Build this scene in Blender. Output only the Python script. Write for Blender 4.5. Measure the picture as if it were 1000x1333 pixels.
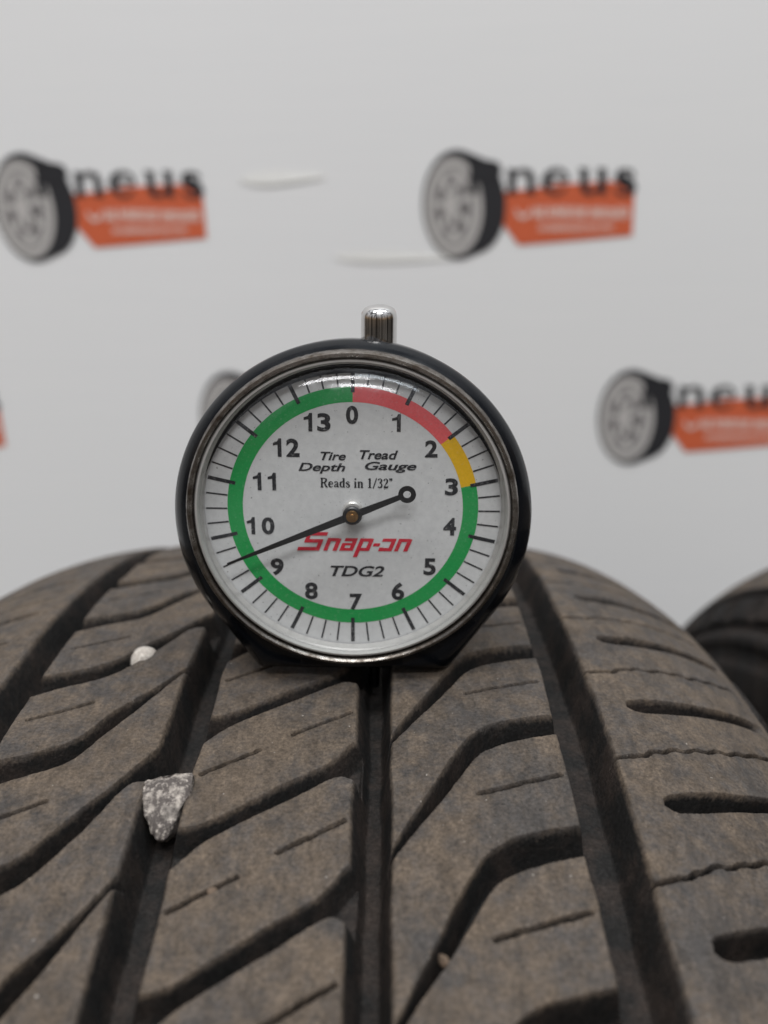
import bpy, bmesh, math, random
import numpy as np
from mathutils import Vector, Matrix, noise as mnoise

for o in list(bpy.data.objects):
    bpy.data.objects.remove(o)
scene = bpy.context.scene
C = scene.collection
R = 0.310            # tyre outer radius; tyre axle along X through (0, 0, R)
PHI = math.radians(19.9)

# ------------------------------------------------------------------ camera
cam_d = bpy.data.cameras.new('camera')
cam = bpy.data.objects.new('camera', cam_d)
C.objects.link(cam)
cr = Vector((0.99989455, 0.00569147, -0.01336061))
cu = Vector((0.01062504, 0.34045925, 0.94019924))
cf = Vector((-0.00989986, 0.94024205, -0.34036287))
M = Matrix(((cr.x, cu.x, -cf.x, 0.0167437), (cr.y, cu.y, -cf.y, -0.15025081),
            (cr.z, cu.z, -cf.z, 0.39399901 + R), (0, 0, 0, 1)))
cam.matrix_world = M
cam_d.sensor_fit = 'HORIZONTAL'
cam_d.sensor_width = 36.0
cam_d.lens = 45.235
cam_d.clip_start = 0.01
cam_d.clip_end = 60
cam_d.dof.use_dof = True
cam_d.dof.focus_distance = 0.150
cam_d.dof.aperture_fstop = 17.0
scene.camera = cam

# ------------------------------------------------------------------ world: soft light of a bright workshop
w = bpy.data.worlds.new('World')
scene.world = w
w.use_nodes = True
nt = w.node_tree
nt.nodes.clear()
wo = nt.nodes.new('ShaderNodeOutputWorld')
bg = nt.nodes.new('ShaderNodeBackground')
tc = nt.nodes.new('ShaderNodeTexCoord')
sep = nt.nodes.new('ShaderNodeSeparateXYZ')
rmp = nt.nodes.new('ShaderNodeValToRGB')
mp = nt.nodes.new('ShaderNodeMapRange')
mp.inputs[1].default_value = -1
mp.inputs[2].default_value = 1
nt.links.new(tc.outputs['Generated'], sep.inputs[0])
nt.links.new(sep.outputs['Z'], mp.inputs[0])
nt.links.new(mp.outputs[0], rmp.inputs[0])
el = rmp.color_ramp.elements
el[0].position = 0.0
el[0].color = (0.10, 0.10, 0.10, 1)
el[1].position = 1.0
el[1].color = (0.80, 0.82, 0.86, 1)
e = el.new(0.47); e.color = (0.07, 0.062, 0.055, 1)
e = el.new(0.56); e.color = (0.20, 0.140, 0.088, 1)
e = el.new(0.72); e.color = (0.46, 0.46, 0.475, 1)
wn = nt.nodes.new('ShaderNodeTexNoise')          # made-up light and dark bands, added to give chrome reflections contrast
wm = nt.nodes.new('ShaderNodeMapping')
wm.inputs['Scale'].default_value = (2.1, 2.1, 0.3)
nt.links.new(tc.outputs['Generated'], wm.inputs[0])
nt.links.new(wm.outputs[0], wn.inputs[0])
wn.inputs['Scale'].default_value = 2.2
wr = nt.nodes.new('ShaderNodeMapRange')
wr.inputs[1].default_value = 0.38
wr.inputs[2].default_value = 0.62
wr.inputs[3].default_value = 0.22
wr.inputs[4].default_value = 1.7
nt.links.new(wn.outputs[0], wr.inputs[0])
wx = nt.nodes.new('ShaderNodeMix')
wx.data_type = 'RGBA'
wx.blend_type = 'MULTIPLY'
wx.inputs[0].default_value = 1.0
nt.links.new(rmp.outputs[0], wx.inputs[6])
nt.links.new(wr.outputs[0], wx.inputs[7])
nt.links.new(wx.outputs[2], bg.inputs[0])
bg.inputs[1].default_value = 0.85
nt.links.new(bg.outputs[0], wo.inputs[0])

# ------------------------------------------------------------------ ceiling lamps of the workshop
def area(name, loc, sx, sy, power, col):
    l = bpy.data.lights.new(name, 'AREA')
    l.shape = 'RECTANGLE'
    l.size, l.size_y = sx, sy
    l.energy = power
    l.color = col
    o = bpy.data.objects.new(name, l)
    C.objects.link(o)
    o.location = loc
    return o
area('ceiling_lamp', (-0.35, -0.55, 2.7), 1.3, 0.30, 30, (1.0, 0.985, 0.965))
area('ceiling_lamp', (0.25, -1.5, 2.7), 1.3, 0.30, 29, (1.0, 0.99, 0.98))
area('ceiling_lamp', (0.75, -0.25, 2.7), 1.3, 0.30, 15, (0.86, 0.95, 1.0))

vs = scene.view_settings
vs.view_transform = 'Standard'
vs.look = 'None'
vs.gamma = 1.0
vs.use_curve_mapping = False
vs.exposure = 0.0
scene.cycles.use_denoising = True
scene.cycles.max_bounces = 8

# ------------------------------------------------------------------ material helpers
class NT:
    def __init__(s, name):
        s.m = bpy.data.materials.new(name)
        s.m.use_nodes = True
        s.t = s.m.node_tree
        s.b = s.t.nodes['Principled BSDF']
        s.out = s.t.nodes['Material Output']
        s.co = s.t.nodes.new('ShaderNodeTexCoord').outputs['Object']
    def n(s, kind, **kw):
        return s.t.nodes.new(kind)
    def l(s, a, b):
        s.t.links.new(a, b)
    def noise(s, scale, detail=4, rough=0.55, sc=None):
        x = s.n('ShaderNodeTexNoise')
        x.inputs['Scale'].default_value = scale
        x.inputs['Detail'].default_value = detail
        x.inputs['Roughness'].default_value = rough
        if sc:
            mpp = s.n('ShaderNodeMapping')
            mpp.inputs['Scale'].default_value = sc
            s.l(s.co, mpp.inputs[0]); s.l(mpp.outputs[0], x.inputs[0])
        else:
            s.l(s.co, x.inputs[0])
        return x.outputs[0]
    def ramp(s, src, stops):
        x = s.n('ShaderNodeValToRGB')
        e = x.color_ramp.elements
        while len(e) < len(stops):
            e.new(0.5)
        for i, (p, c) in enumerate(stops):
            e[i].position = p
            e[i].color = (c, c, c, 1) if not hasattr(c, '__len__') else (*c, 1)
        s.l(src, x.inputs[0])
        return x.outputs[0]
    def mix(s, fac, a, b, mode='MIX'):
        x = s.n('ShaderNodeMix')
        x.data_type = 'RGBA'
        x.blend_type = mode
        for sock, v in ((x.inputs[0], fac), (x.inputs[6], a), (x.inputs[7], b)):
            if hasattr(v, 'is_linked'):
                s.l(v, sock)
            elif hasattr(v, '__len__'):
                sock.default_value = (*v, 1)
            else:
                sock.default_value = v
        return x.outputs[2]
    def math(s, op, a, b=0.0):
        x = s.n('ShaderNodeMath')
        x.operation = op
        for sock, v in ((x.inputs[0], a), (x.inputs[1], b)):
            if hasattr(v, 'is_linked'):
                s.l(v, sock)
            else:
                sock.default_value = v
        return x.outputs[0]
    def bump(s, h, dist, strength=1.0):
        x = s.n('ShaderNodeBump')
        x.inputs['Strength'].default_value = strength
        x.inputs['Distance'].default_value = dist
        s.l(h, x.inputs['Height'])
        s.l(x.outputs[0], s.b.inputs['Normal'])
        return x
    def setc(s, v, rough=None, metal=None, spec=None):
        if hasattr(v, 'is_linked'):
            s.l(v, s.b.inputs['Base Color'])
        else:
            s.b.inputs['Base Color'].default_value = (*v, 1)
        if rough is not None:
            if hasattr(rough, 'is_linked'):
                s.l(rough, s.b.inputs['Roughness'])
            else:
                s.b.inputs['Roughness'].default_value = rough
        if metal is not None:
            s.b.inputs['Metallic'].default_value = metal
        if spec is not None:
            s.b.inputs['Specular IOR Level'].default_value = spec
        return s.m

def mat_rubber():
    k = NT('dusty_rubber')
    at = k.n('ShaderNodeAttribute')
    at.attribute_name = 'worn'                     # 1 on the road-worn, dusty running surface, 0 on unworn rubber, whose colour also carries painted groove shade
    big = k.ramp(k.noise(60, 6, 0.7), [(0.40, 0.0), (0.60, 1.0)])
    mid = k.ramp(k.noise(240, 8, 0.75), [(0.40, 0.0), (0.62, 1.0)])
    fine = k.noise(1700, 6, 0.8)
    c = k.mix(big, (0.056, 0.049, 0.045), (0.094, 0.071, 0.052))
    c = k.mix(k.math('MULTIPLY', mid, 0.6), c, (0.108, 0.083, 0.062))
    scuff = k.ramp(k.noise(75, 9, 0.72, (1.0, 0.40, 0.7)), [(0.50, 0.0), (0.64, 0.85)])
    c = k.mix(scuff, c, (0.050, 0.0455, 0.043))
    c = k.mix(1.0, c, k.ramp(fine, [(0.32, 0.42), (0.50, 1.0), (0.68, 1.6)]), 'MULTIPLY')
    c = k.mix(1.0, c, k.ramp(k.noise(430, 6, 0.7, (1.0, 0.5, 0.7)), [(0.36, 0.70), (0.52, 1.0), (0.68, 1.22)]), 'MULTIPLY')
    c = k.mix(k.ramp(k.noise(300, 6, 0.7, (1.0, 0.10, 0.14)), [(0.56, 0.0), (0.70, 0.6)]), c, (0.040, 0.036, 0.034))   # scuffs along the rolling direction
    sp = k.ramp(k.noise(1300, 2, 0.5), [(0.755, 0.0), (0.79, 0.85)])
    c = k.mix(sp, c, (0.34, 0.31, 0.28))
    side = k.mix(k.ramp(k.noise(110, 7, 0.7), [(0.44, 0.0), (0.64, 0.9)]), (0.0165, 0.0158, 0.0154), (0.038, 0.0295, 0.0255))  # clean unworn rubber, darkened further to put groove shade into the colour
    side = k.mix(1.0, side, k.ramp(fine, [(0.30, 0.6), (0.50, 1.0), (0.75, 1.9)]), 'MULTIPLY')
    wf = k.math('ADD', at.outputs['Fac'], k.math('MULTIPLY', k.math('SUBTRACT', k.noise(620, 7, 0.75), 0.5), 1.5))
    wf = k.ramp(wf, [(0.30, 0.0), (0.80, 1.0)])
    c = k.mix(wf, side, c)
    h = k.math('ADD', k.math('MULTIPLY', k.noise(1900, 5, 0.7), 0.6), k.math('MULTIPLY', k.noise(420, 6, 0.65), 0.9))
    k.bump(h, 0.00036, 0.75)
    k.l(k.math('ADD', k.math('MULTIPLY', wf, 0.16), 0.10), k.b.inputs['Specular IOR Level'])
    return k.setc(c, k.ramp(mid, [(0.0, 0.60), (1.0, 0.85)]), 0)

def mat_plain(name, col, rough=0.5, metal=0.0, spec=0.5):
    k = NT(name)
    v = k.noise(260, 5, 0.6)
    c = k.mix(k.ramp(v, [(0.3, 0.0), (0.8, 0.35)]), col, tuple(x * 0.75 for x in col))
    return k.setc(c, rough, metal, spec)

def mat_panel():
    k = NT('white_panel')
    st = k.noise(14, 4, 0.6, (1.0, 1.0, 30.0))
    c = k.mix(k.ramp(st, [(0.35, 0.0), (0.7, 0.5)]), (0.80, 0.80, 0.805), (0.77, 0.775, 0.785))
    c = k.mix(k.ramp(k.noise(5, 3, 0.5), [(0.4, 0.0), (0.75, 0.35)]), c, (0.80, 0.80, 0.785))
    wv = k.n('ShaderNodeTexWave')
    wv.bands_direction = 'Z'
    wv.inputs['Scale'].default_value = 60
    k.l(k.co, wv.inputs[0])
    k.bump(wv.outputs[1], 0.0002, 0.25)
    return k.setc(c, 0.45, 0, 0.3)

def mat_floor():
    k = NT('grey_concrete')
    c = k.mix(k.ramp(k.noise(6, 6, 0.65), [(0.3, 0.0), (0.7, 1.0)]), (0.20, 0.195, 0.19), (0.29, 0.285, 0.28))
    k.bump(k.noise(120, 5, 0.6), 0.0008, 0.4)
    return k.setc(c, 0.8)

def mat_body():
    k = NT('black_plastic')
    c = k.mix(k.ramp(k.noise(700, 5, 0.65), [(0.62, 0.0), (0.78, 0.6)]), (0.004, 0.005, 0.007), (0.022, 0.021, 0.021))
    r = k.ramp(k.noise(180, 5, 0.6), [(0.3, 0.12), (0.75, 0.26)])
    k.bump(k.noise(500, 4, 0.6), 0.00003, 0.25)
    return k.setc(c, r, 0, 0.24)

def mat_bezel():
    k = NT('worn_nickel')
    n = k.noise(420, 6, 0.7)
    c = k.mix(k.ramp(n, [(0.42, 0.0), (0.66, 1.0)]), (0.27, 0.25, 0.23), (0.075, 0.058, 0.045))
    k.bump(k.noise(1500, 4, 0.65), 0.00008, 0.5)
    return k.setc(c, k.ramp(n, [(0.4, 0.22), (0.7, 0.55)]), 1.0)

def mat_chrome():
    k = NT('polished_chrome')
    return k.setc(k.mix(k.ramp(k.noise(900, 4, 0.6), [(0.6, 0.0), (0.8, 0.5)]), (0.66, 0.65, 0.64), (0.40, 0.36, 0.32)),
                  k.ramp(k.noise(600, 4, 0.6), [(0.4, 0.05), (0.8, 0.16)]), 1.0)

def mat_dial():
    k = NT('dial_card')
    c = k.mix(k.ramp(k.noise(900, 6, 0.75), [(0.35, 0.0), (0.75, 0.8)]), (0.66, 0.67, 0.675), (0.53, 0.54, 0.55))
    c = k.mix(k.ramp(k.noise(2300, 2, 0.5), [(0.695, 0.0), (0.73, 0.8)]), c, (0.13, 0.13, 0.13))
    return k.setc(c, 0.55, 0, 0.35)

def mat_print(name, col, worn=0.5):
    k = NT(name)
    f = k.ramp(k.noise(1700, 5, 0.75), [(0.55, 0.0), (0.74, worn)])
    c = k.mix(f, col, (0.48, 0.48, 0.48))
    c = k.mix(k.ramp(k.noise(3200, 3, 0.6), [(0.3, 0.25), (0.6, 0.0)]), c, tuple(x * 0.6 for x in col))
    return k.setc(c, 0.5, 0, 0.3)

def mat_crystal():
    k = NT('clear_crystal')
    t = k.t
    t.nodes.remove(k.b)
    tr = t.nodes.new('ShaderNodeBsdfTransparent')
    tr.inputs[0].default_value = (0.965, 0.97, 0.97, 1)
    gl = t.nodes.new('ShaderNodeBsdfGlossy')
    k.l(k.ramp(k.noise(800, 5, 0.7), [(0.45, 0.06), (0.75, 0.30)]), gl.inputs['Roughness'])
    gl.inputs[0].default_value = (0.96, 0.97, 1.0, 1)
    lw = t.nodes.new('ShaderNodeLayerWeight')
    lw.inputs[0].default_value = 0.5
    f5 = k.math('POWER', lw.outputs['Facing'], 5.0)
    f = k.math('ADD', k.math('MULTIPLY', f5, 0.75), 0.035)
    bp = t.nodes.new('ShaderNodeBump')
    bp.inputs['Distance'].default_value = 0.00006
    bp.inputs['Strength'].default_value = 0.35
    k.l(k.noise(900, 5, 0.7), bp.inputs['Height'])
    k.l(bp.outputs[0], gl.inputs['Normal'])
    mx = t.nodes.new('ShaderNodeMixShader')
    k.l(f, mx.inputs[0]); k.l(tr.outputs[0], mx.inputs[1]); k.l(gl.outputs[0], mx.inputs[2])
    k.l(mx.outputs[0], k.out.inputs[0])
    return k.m

def mat_stone(name, light, dark):
    k = NT(name)
    n = k.noise(420, 7, 0.72)
    c = k.mix(k.ramp(n, [(0.46, 0.0), (0.60, 1.0)]), dark, light)
    c = k.mix(k.ramp(k.noise(1500, 4, 0.6), [(0.55, 0.0), (0.75, 0.8)]), c, tuple(min(1, x * 1.35) for x in light))
    c = k.mix(k.ramp(k.noise(260, 4, 0.6), [(0.52, 0.0), (0.64, 0.75)]), c, tuple(x * 0.55 for x in dark))
    k.bump(k.noise(1100, 6, 0.7), 0.0004, 0.8)
    return k.setc(c, 0.75, 0, 0.4)

RUB = mat_rubber()
PANEL = mat_panel()

# ------------------------------------------------------------------ object helpers
def mesh_obj(name, verts, faces, mat, parent=None, smooth=True, norms=None):
    me = bpy.data.meshes.new(name)
    me.from_pydata([tuple(map(float, v)) for v in verts], [], [tuple(map(int, f)) for f in faces])
    me.materials.append(mat)
    if smooth:
        me.polygons.foreach_set('use_smooth', [True] * len(me.polygons))
    me.update()
    o = bpy.data.objects.new(name, me)
    C.objects.link(o)
    if parent:
        o.parent = parent
    return o

def grid_part(name, V, N, quads, mat, parent, worn=None):
    """one part cut out of a big quad grid, keeping the whole surface's normals"""
    idx, inv = np.unique(quads.ravel(), return_inverse=True)
    me = bpy.data.meshes.new(name)
    nq = len(quads)
    me.vertices.add(len(idx))
    me.vertices.foreach_set('co', V[idx].astype(np.float32).ravel())
    me.loops.add(nq * 4)
    me.loops.foreach_set('vertex_index', inv.astype(np.int32).ravel())
    me.polygons.add(nq)
    me.polygons.foreach_set('loop_start', np.arange(0, nq * 4, 4, dtype=np.int32))
    me.polygons.foreach_set('loop_total', np.full(nq, 4, dtype=np.int32))
    me.polygons.foreach_set('use_smooth', np.ones(nq, dtype=bool))
    me.materials.append(mat)
    me.update(calc_edges=True)
    me.normals_split_custom_set_from_vertices(N[idx].astype(np.float32).tolist())
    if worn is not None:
        at = me.attributes.new('worn', 'FLOAT', 'POINT')  # worn tread mask; where low, the rubber colour also carries painted groove shade
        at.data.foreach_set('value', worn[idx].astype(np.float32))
    o = bpy.data.objects.new(name, me)
    C.objects.link(o)
    o.parent = parent
    return o

def bm_obj(name, bm, mat, parent=None, smooth=True, angle=None):
    me = bpy.data.meshes.new(name)
    bmesh.ops.recalc_face_normals(bm, faces=bm.faces)
    bm.to_mesh(me)
    bm.free()
    me.materials.append(mat)
    if smooth:
        me.polygons.foreach_set('use_smooth', [True] * len(me.polygons))
        if angle is not None:
            me.set_sharp_from_angle(angle=math.radians(angle))
    o = bpy.data.objects.new(name, me)
    C.objects.link(o)
    if parent:
        o.parent = parent
    return o

def empty(name, loc, label=None, cat=None, group=None):
    o = bpy.data.objects.new(name, None)
    o.empty_display_size = 0.01
    C.objects.link(o)
    o.location = loc
    tag(o, label, cat, group)
    return o

def tag(o, label=None, cat=None, group=None, kind=None):
    if label: o['label'] = label
    if cat: o['category'] = cat
    if group: o['group'] = group
    if kind: o['kind'] = kind
    return o

def fill_shape(bm, pts, z=0.0, th=0.0):
    """flat polygon (x, y) at height z, thickness th"""
    vs_ = [bm.verts.new((x, y, z)) for x, y in pts]
    f = bm.faces.new(vs_)
    if th:
        r = bmesh.ops.extrude_face_region(bm, geom=[f])
        bmesh.ops.translate(bm, vec=(0, 0, th), verts=[v for v in r['geom'] if isinstance(v, bmesh.types.BMVert)])
    return f

# ================================================================== the setting: floor and printed wall
flo = mesh_obj('floor', [(-3, -3, 0), (3, -3, 0), (3, 0.456, 0), (-3, 0.456, 0)], [(0, 1, 2, 3)], mat_floor(), None, False)
tag(flo, kind='structure')
WY = 0.45
bm = bmesh.new()
bmesh.ops.create_cube(bm, size=1.0)
for v in bm.verts:
    v.co = Vector((v.co.x * 4.0, WY + 0.006 + v.co.y * 0.012, 1.1 + v.co.z * 2.2))
wall = bm_obj('wall', bm, PANEL, None, False)
tag(wall, kind='structure')

INK = mat_plain('black_ink', (0.022, 0.022, 0.026), 0.5)
ORANGE = mat_plain('orange_ink', (0.62, 0.125, 0.05), 0.5)
PALE = mat_plain('pale_ink', (0.78, 0.62, 0.56), 0.5)
RIMG = mat_plain('grey_ink', (0.50, 0.48, 0.465), 0.5)
RIMM = mat_plain('mid_grey_ink', (0.20, 0.19, 0.19), 0.5)
RIMD = mat_plain('brown_grey_ink', (0.10, 0.09, 0.09), 0.5)
mm = 0.001

def ell(cx, cy, rx, ry, tilt, n=48, a0=0, a1=360):
    t = math.radians(tilt)
    P = []
    for i in range(n):
        a = math.radians(a0 + (a1 - a0) * i / (n if a1 - a0 == 360 else n - 1))
        x, y = rx * math.cos(a), ry * math.sin(a)
        P.append((cx + x * math.cos(t) - y * math.sin(t), cy + x * math.sin(t) + y * math.cos(t)))
    return P

def ring_faces(bm, outer, inner, z):
    a = [bm.verts.new((x, y, z)) for x, y in outer]
    b = [bm.verts.new((x, y, z)) for x, y in inner]
    n = len(a)
    for i in range(n):
        bm.faces.new((a[i], a[(i + 1) % n], b[(i + 1) % n], b[i]))

def hull2(pts):
    pts = sorted(set(pts))
    def half(ps):
        h = []
        for p in ps:
            while len(h) > 1 and (h[-1][0]-h[-2][0])*(p[1]-h[-2][1]) - (h[-1][1]-h[-2][1])*(p[0]-h[-2][0]) <= 0:
                h.pop()
            h.append(p)
        return h
    a, b = half(pts), half(pts[::-1])
    return a[:-1] + b[:-1]

def stroke(bm, pts, wid, z):
    """ribbon of given widths along a polyline"""
    n = len(pts)
    ws = wid if hasattr(wid, '__len__') else [wid] * n
    L, Rr = [], []
    for i, (x, y) in enumerate(pts):
        x0, y0 = pts[max(i - 1, 0)]
        x1, y1 = pts[min(i + 1, n - 1)]
        d = math.hypot(x1 - x0, y1 - y0) or 1
        nx, ny = -(y1 - y0) / d, (x1 - x0) / d
        L.append(bm.verts.new((x + nx * ws[i] / 2, y + ny * ws[i] / 2, z)))
        Rr.append(bm.verts.new((x - nx * ws[i] / 2, y - ny * ws[i] / 2, z)))
    for i in range(n - 1):
        bm.faces.new((L[i], Rr[i], Rr[i + 1], L[i + 1]))

def arc(cx, cy, rx, ry, a0, a1, n=10):
    return [(cx + rx * math.cos(math.radians(a0 + (a1 - a0) * i / n)), cy + ry * math.sin(math.radians(a0 + (a1 - a0) * i / n))) for i in range(n + 1)]

def build_logo():
    """a printed emblem: tyre on the left, orange box and black lettering; local x right, y up, z towards the room, in mm"""
    meshes = {}
    b = bmesh.new()
    fill_shape(b, [(27.5, 7.5), (27.8, -11.4), (37.5, -23.3), (105.2, -17.6), (104.3, 9.5), (90, 13.0), (62, 11.6), (40, 8.6)], 0.10)
    meshes['orange_box'] = (b, ORANGE)
    b = bmesh.new()
    fill_shape(b, hull2([(round(x, 3), round(y, 3)) for x, y in ell(0.3, -0.6, 20.9, 31.2, 4) + ell(11.5, -0.5, 17.4, 27.0, 4)]), 0.2)
    meshes['tyre_print'] = (b, INK)
    b = bmesh.new()
    ring_faces(b, ell(-2.0, -1.5, 17.2, 27.6, 4), ell(-2.2, -1.2, 14.0, 23.2, 4), 0.3)
    ring_faces(b, ell(-2.2, -1.2, 12.6, 21.2, 4), ell(-2.4, -1.2, 10.6, 18.2, 4), 0.3)
    for i in range(7):
        a = math.radians(20 + i * 360 / 7)
        stroke(b, [(-3.5 + 2 * math.cos(a), -1 + 3 * math.sin(a)), (-2.4 + 10.8 * math.cos(a), -1 + 18.4 * math.sin(a))], [2.2, 4.2], 0.32)
    fill_shape(b, ell(-4.0, -0.5, 4.2, 6.0, 4, 20), 0.34)
    meshes['rim_print'] = (b, RIMG)
    b = bmesh.new()
    fill_shape(b, ell(-2.1, -1.2, 14.4, 23.6, 4), 0.25)
    meshes['rim_shade'] = (b, RIMM)
    b = bmesh.new()
    for a_ in (60, 130, 165, 200, 235, 300, 345):
        a = math.radians(a_)
        fill_shape(b, ell(-2.6 + 7.4 * math.cos(a), -1 + 12.0 * math.sin(a), 1.7, 2.6, a_, 10), 0.31)
    meshes['rim_hole'] = (b, RIMD)
    # black serif lettering: P n e u s
    b = bmesh.new()
    z = 0.5
    def bold(bm_, pts_, wd_, z_):
        stroke(bm_, pts_, [v * 1.3 + .25 for v in wd_] if hasattr(wd_, '__len__') else wd_ * 1.3 + .25, z_)
    bold(b, [(9.2, 24.6), (9.6, 6.6)], 3.6, z)
    bold(b, [(6.4, 24.1), (12, 24.1)], 1.2, z)
    bold(b, [(6.8, 6.8), (12.4, 6.8)], 1.2, z)
    bold(b, [(10, 24.0)] + arc(16.5, 19.2, 6.6, 4.7, 90, -90) + [(10, 14.4)], [1.2] + [1.2, 1.5, 2.2, 2.9, 3.4, 3.6, 3.4, 2.9, 2.2, 1.5, 1.2] + [1.2], z)
    bold(b, [(31.8, 19.6), (32.2, 6.6)], 3.3, z)
    bold(b, [(29.0, 19.3), (32, 19.3)], 1.0, z)
    bold(b, [(33, 16.6), (35.5, 18.9), (39, 19.2), (42.0, 17.6), (43.0, 14), (43.2, 6.6)], [1.0, 1.3, 1.8, 2.9, 3.3, 3.3], z)
    for x in (32.2, 43.2):
        bold(b, [(x - 3, 6.6), (x + 3, 6.6)], 0.9, z)
    bold(b, [(53.0, 13.8), (64.0, 13.8)] , 1.0, z)
    bold(b, arc(58.2, 13.0, 6.4, 6.7, 6, 330, 22), [1.2, 1.3, 1.3, 1.3, 1.2, 1.2, 1.3, 1.7, 2.3, 2.9, 3.3, 3.5, 3.4, 3.1, 2.6, 2.1, 1.7, 1.4, 1.2, 1.1, 1.0, .9, .8], z)
    bold(b, [(74.0, 20.2), (74.3, 10.5), (75.6, 7.4), (79, 6.4), (83, 9.0)], [3.3, 3.3, 2.8, 1.6, 1.0], z)
    bold(b, [(84.6, 20.2), (85.0, 6.2)], 3.4, z)
    bold(b, [(70.8, 19.8), (74, 19.8)], 1.0, z)
    bold(b, [(81.5, 19.8), (84.6, 19.8)], 1.0, z)
    bold(b, [(85, 6.4), (88, 6.4)], 1.0, z)
    bold(b, [(103.0, 16.0), (102.0, 18.6), (98.2, 19.3), (94.4, 18.2), (93.9, 15.6), (97.4, 13.4), (101.6, 11.2), (103.4, 8.8), (101.6, 6.4), (97.6, 5.9), (94.0, 6.9), (93.2, 9.6)],
           [1.0, 1.2, 1.4, 2.4, 3.4, 4.6, 4.6, 3.2, 2.0, 1.3, 1.3, 1.0], z)
    meshes['lettering'] = (b, INK)
    # pale small print, too small to read
    b = bmesh.new()
    rnd = random.Random(4)
    stroke(b, [(35.0, -2.6), (36.6, -6.0), (39.2, -7.4), (42.4, -5.6), (44.0, -2.0)], [1.0, 2.0, 2.4, 1.8, 0.8], 0.4)
    x = 46.0
    while x < 101:
        if abs(x - 52.5) < 1.2 or abs(x - 77.5) < 1.2:
            x += 1.6
            continue
        hh = 4.0 + rnd.random() * 0.8
        y0 = -7.6 - (x - 46) * 0.012
        stroke(b, [(x, y0), (x + 0.8, y0 + hh * 1.5)], 1.25, 0.4)
        if rnd.random() < 0.55:
            stroke(b, [(x, y0 + rnd.choice([0.4, 2.6, 5.0])), (x + 2.2, y0 + rnd.choice([0.4, 2.6, 5.0]))], 0.9, 0.4)
        x += 2.0 + rnd.random() * 0.7
    x = 49.5
    while x < 93:
        y0 = -14.9 + (x - 49) * 0.004
        stroke(b, [(x, y0), (x + 0.5, y0 + 3.6)], 0.7, 0.4)
        if rnd.random() < 0.6:
            stroke(b, [(x, y0 + rnd.choice([0.3, 1.8, 3.4])), (x + 1.4, y0 + rnd.choice([0.3, 1.8, 3.4]))], 0.6, 0.4)
        x += 1.45 + rnd.random() * 0.5
    meshes['small_print'] = (b, PALE)
    out = {}
    for k_, (b, m) in meshes.items():
        me = bpy.data.meshes.new(k_)
        for v in b.verts:
            v.co = v.co * mm
        b.to_mesh(me); b.free()
        me.materials.append(m)
        out[k_] = me
    return out

LOGO = build_logo()
def place_logo(x, z):
    base = bpy.data.objects.new('printed_logo', LOGO['tyre_print'])
    C.objects.link(base)
    base.parent = wall
    base.matrix_world = Matrix.Translation((x * mm, WY - 0.0004, R + z * mm)) @ Matrix.Rotation(math.radians(90), 4, 'X') @ Matrix.Rotation(-0.0133, 4, 'Z')
    for k_, me in LOGO.items():
        if k_ != 'tyre_print':
            o = bpy.data.objects.new(k_, me)
            C.objects.link(o)
            o.parent = base
for lx, lz in ((-198.5, 371.9), (56.3, 370.1), (168.2, 239.6), (-85.4, 241.2), (-338.5, 244.0)):
    place_logo(lx, lz)

# raised creases in the panel's film
CREASE = mat_plain('creased_film', (0.80, 0.795, 0.775), 0.4)
def crease(x0, z0, x1, z1, wid, hgt):
    b = bmesh.new()
    n, m_ = 16, 16
    rows = []
    for i in range(n + 1):
        t = i / n
        tap = math.sin(math.pi * (0.06 + 0.90 * t)) ** 0.7
        row = []
        for j in range(m_ + 1):
            a = -1 + 2 * j / m_
            row.append(b.verts.new(((x0 + (x1 - x0) * t) * mm, WY - 0.0003 - hgt * mm * tap * (0.5 - 0.5 * a) * min(1.0, (a + 1) * 4),
                                    R + (z0 + (z1 - z0) * t + a * wid * tap * (0.8 + 0.2 * math.sin(5 * t + 1))) * mm)))
        rows.append(row)
    for i in range(n):
        for j in range(m_):
            b.faces.new((rows[i][j], rows[i][j + 1], rows[i + 1][j + 1], rows[i + 1][j]))
    o = bm_obj('crease', b, CREASE, wall)
    return o
crease(-71, 385.4, -21, 387.0, 5.4, 0.7)
crease(-17, 340.8, 60, 339.6, 4.6, 0.5)

# ================================================================== the tyre
A2, B4, X0 = -0.737075775, 357.845661, -0.00284602328
U_MIN, U_MAX = -90.8, 85.2                      # mm, lateral limits of the tread
rng = np.random.default_rng(7)

def vnoise(x, y, seed):
    """smooth value noise"""
    g = np.random.default_rng(seed).random((257, 257))
    xi, yi = np.floor(x).astype(int), np.floor(y).astype(int)
    fx, fy = x - xi, y - yi
    fx = fx * fx * (3 - 2 * fx); fy = fy * fy * (3 - 2 * fy)
    a = g[xi % 256, yi % 256]; b = g[(xi + 1) % 256, yi % 256]
    c = g[xi % 256, (yi + 1) % 256]; d = g[(xi + 1) % 256, (yi + 1) % 256]
    return (a * (1 - fx) + b * fx) * (1 - fy) + (c * (1 - fx) + d * fx) * fy - 0.5

def seg_dist(px, py, P, closed):
    d = np.full(px.shape, 1e9)
    n = len(P)
    for i in range(n if closed else n - 1):
        ax, ay = P[i]; bx, by = P[(i + 1) % n]
        ex, ey = bx - ax, by - ay
        t = np.clip(((px - ax) * ex + (py - ay) * ey) / (ex * ex + ey * ey + 1e-12), 0, 1)
        d = np.minimum(d, np.hypot(px - ax - t * ex, py - ay - t * ey))
    return d

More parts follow.
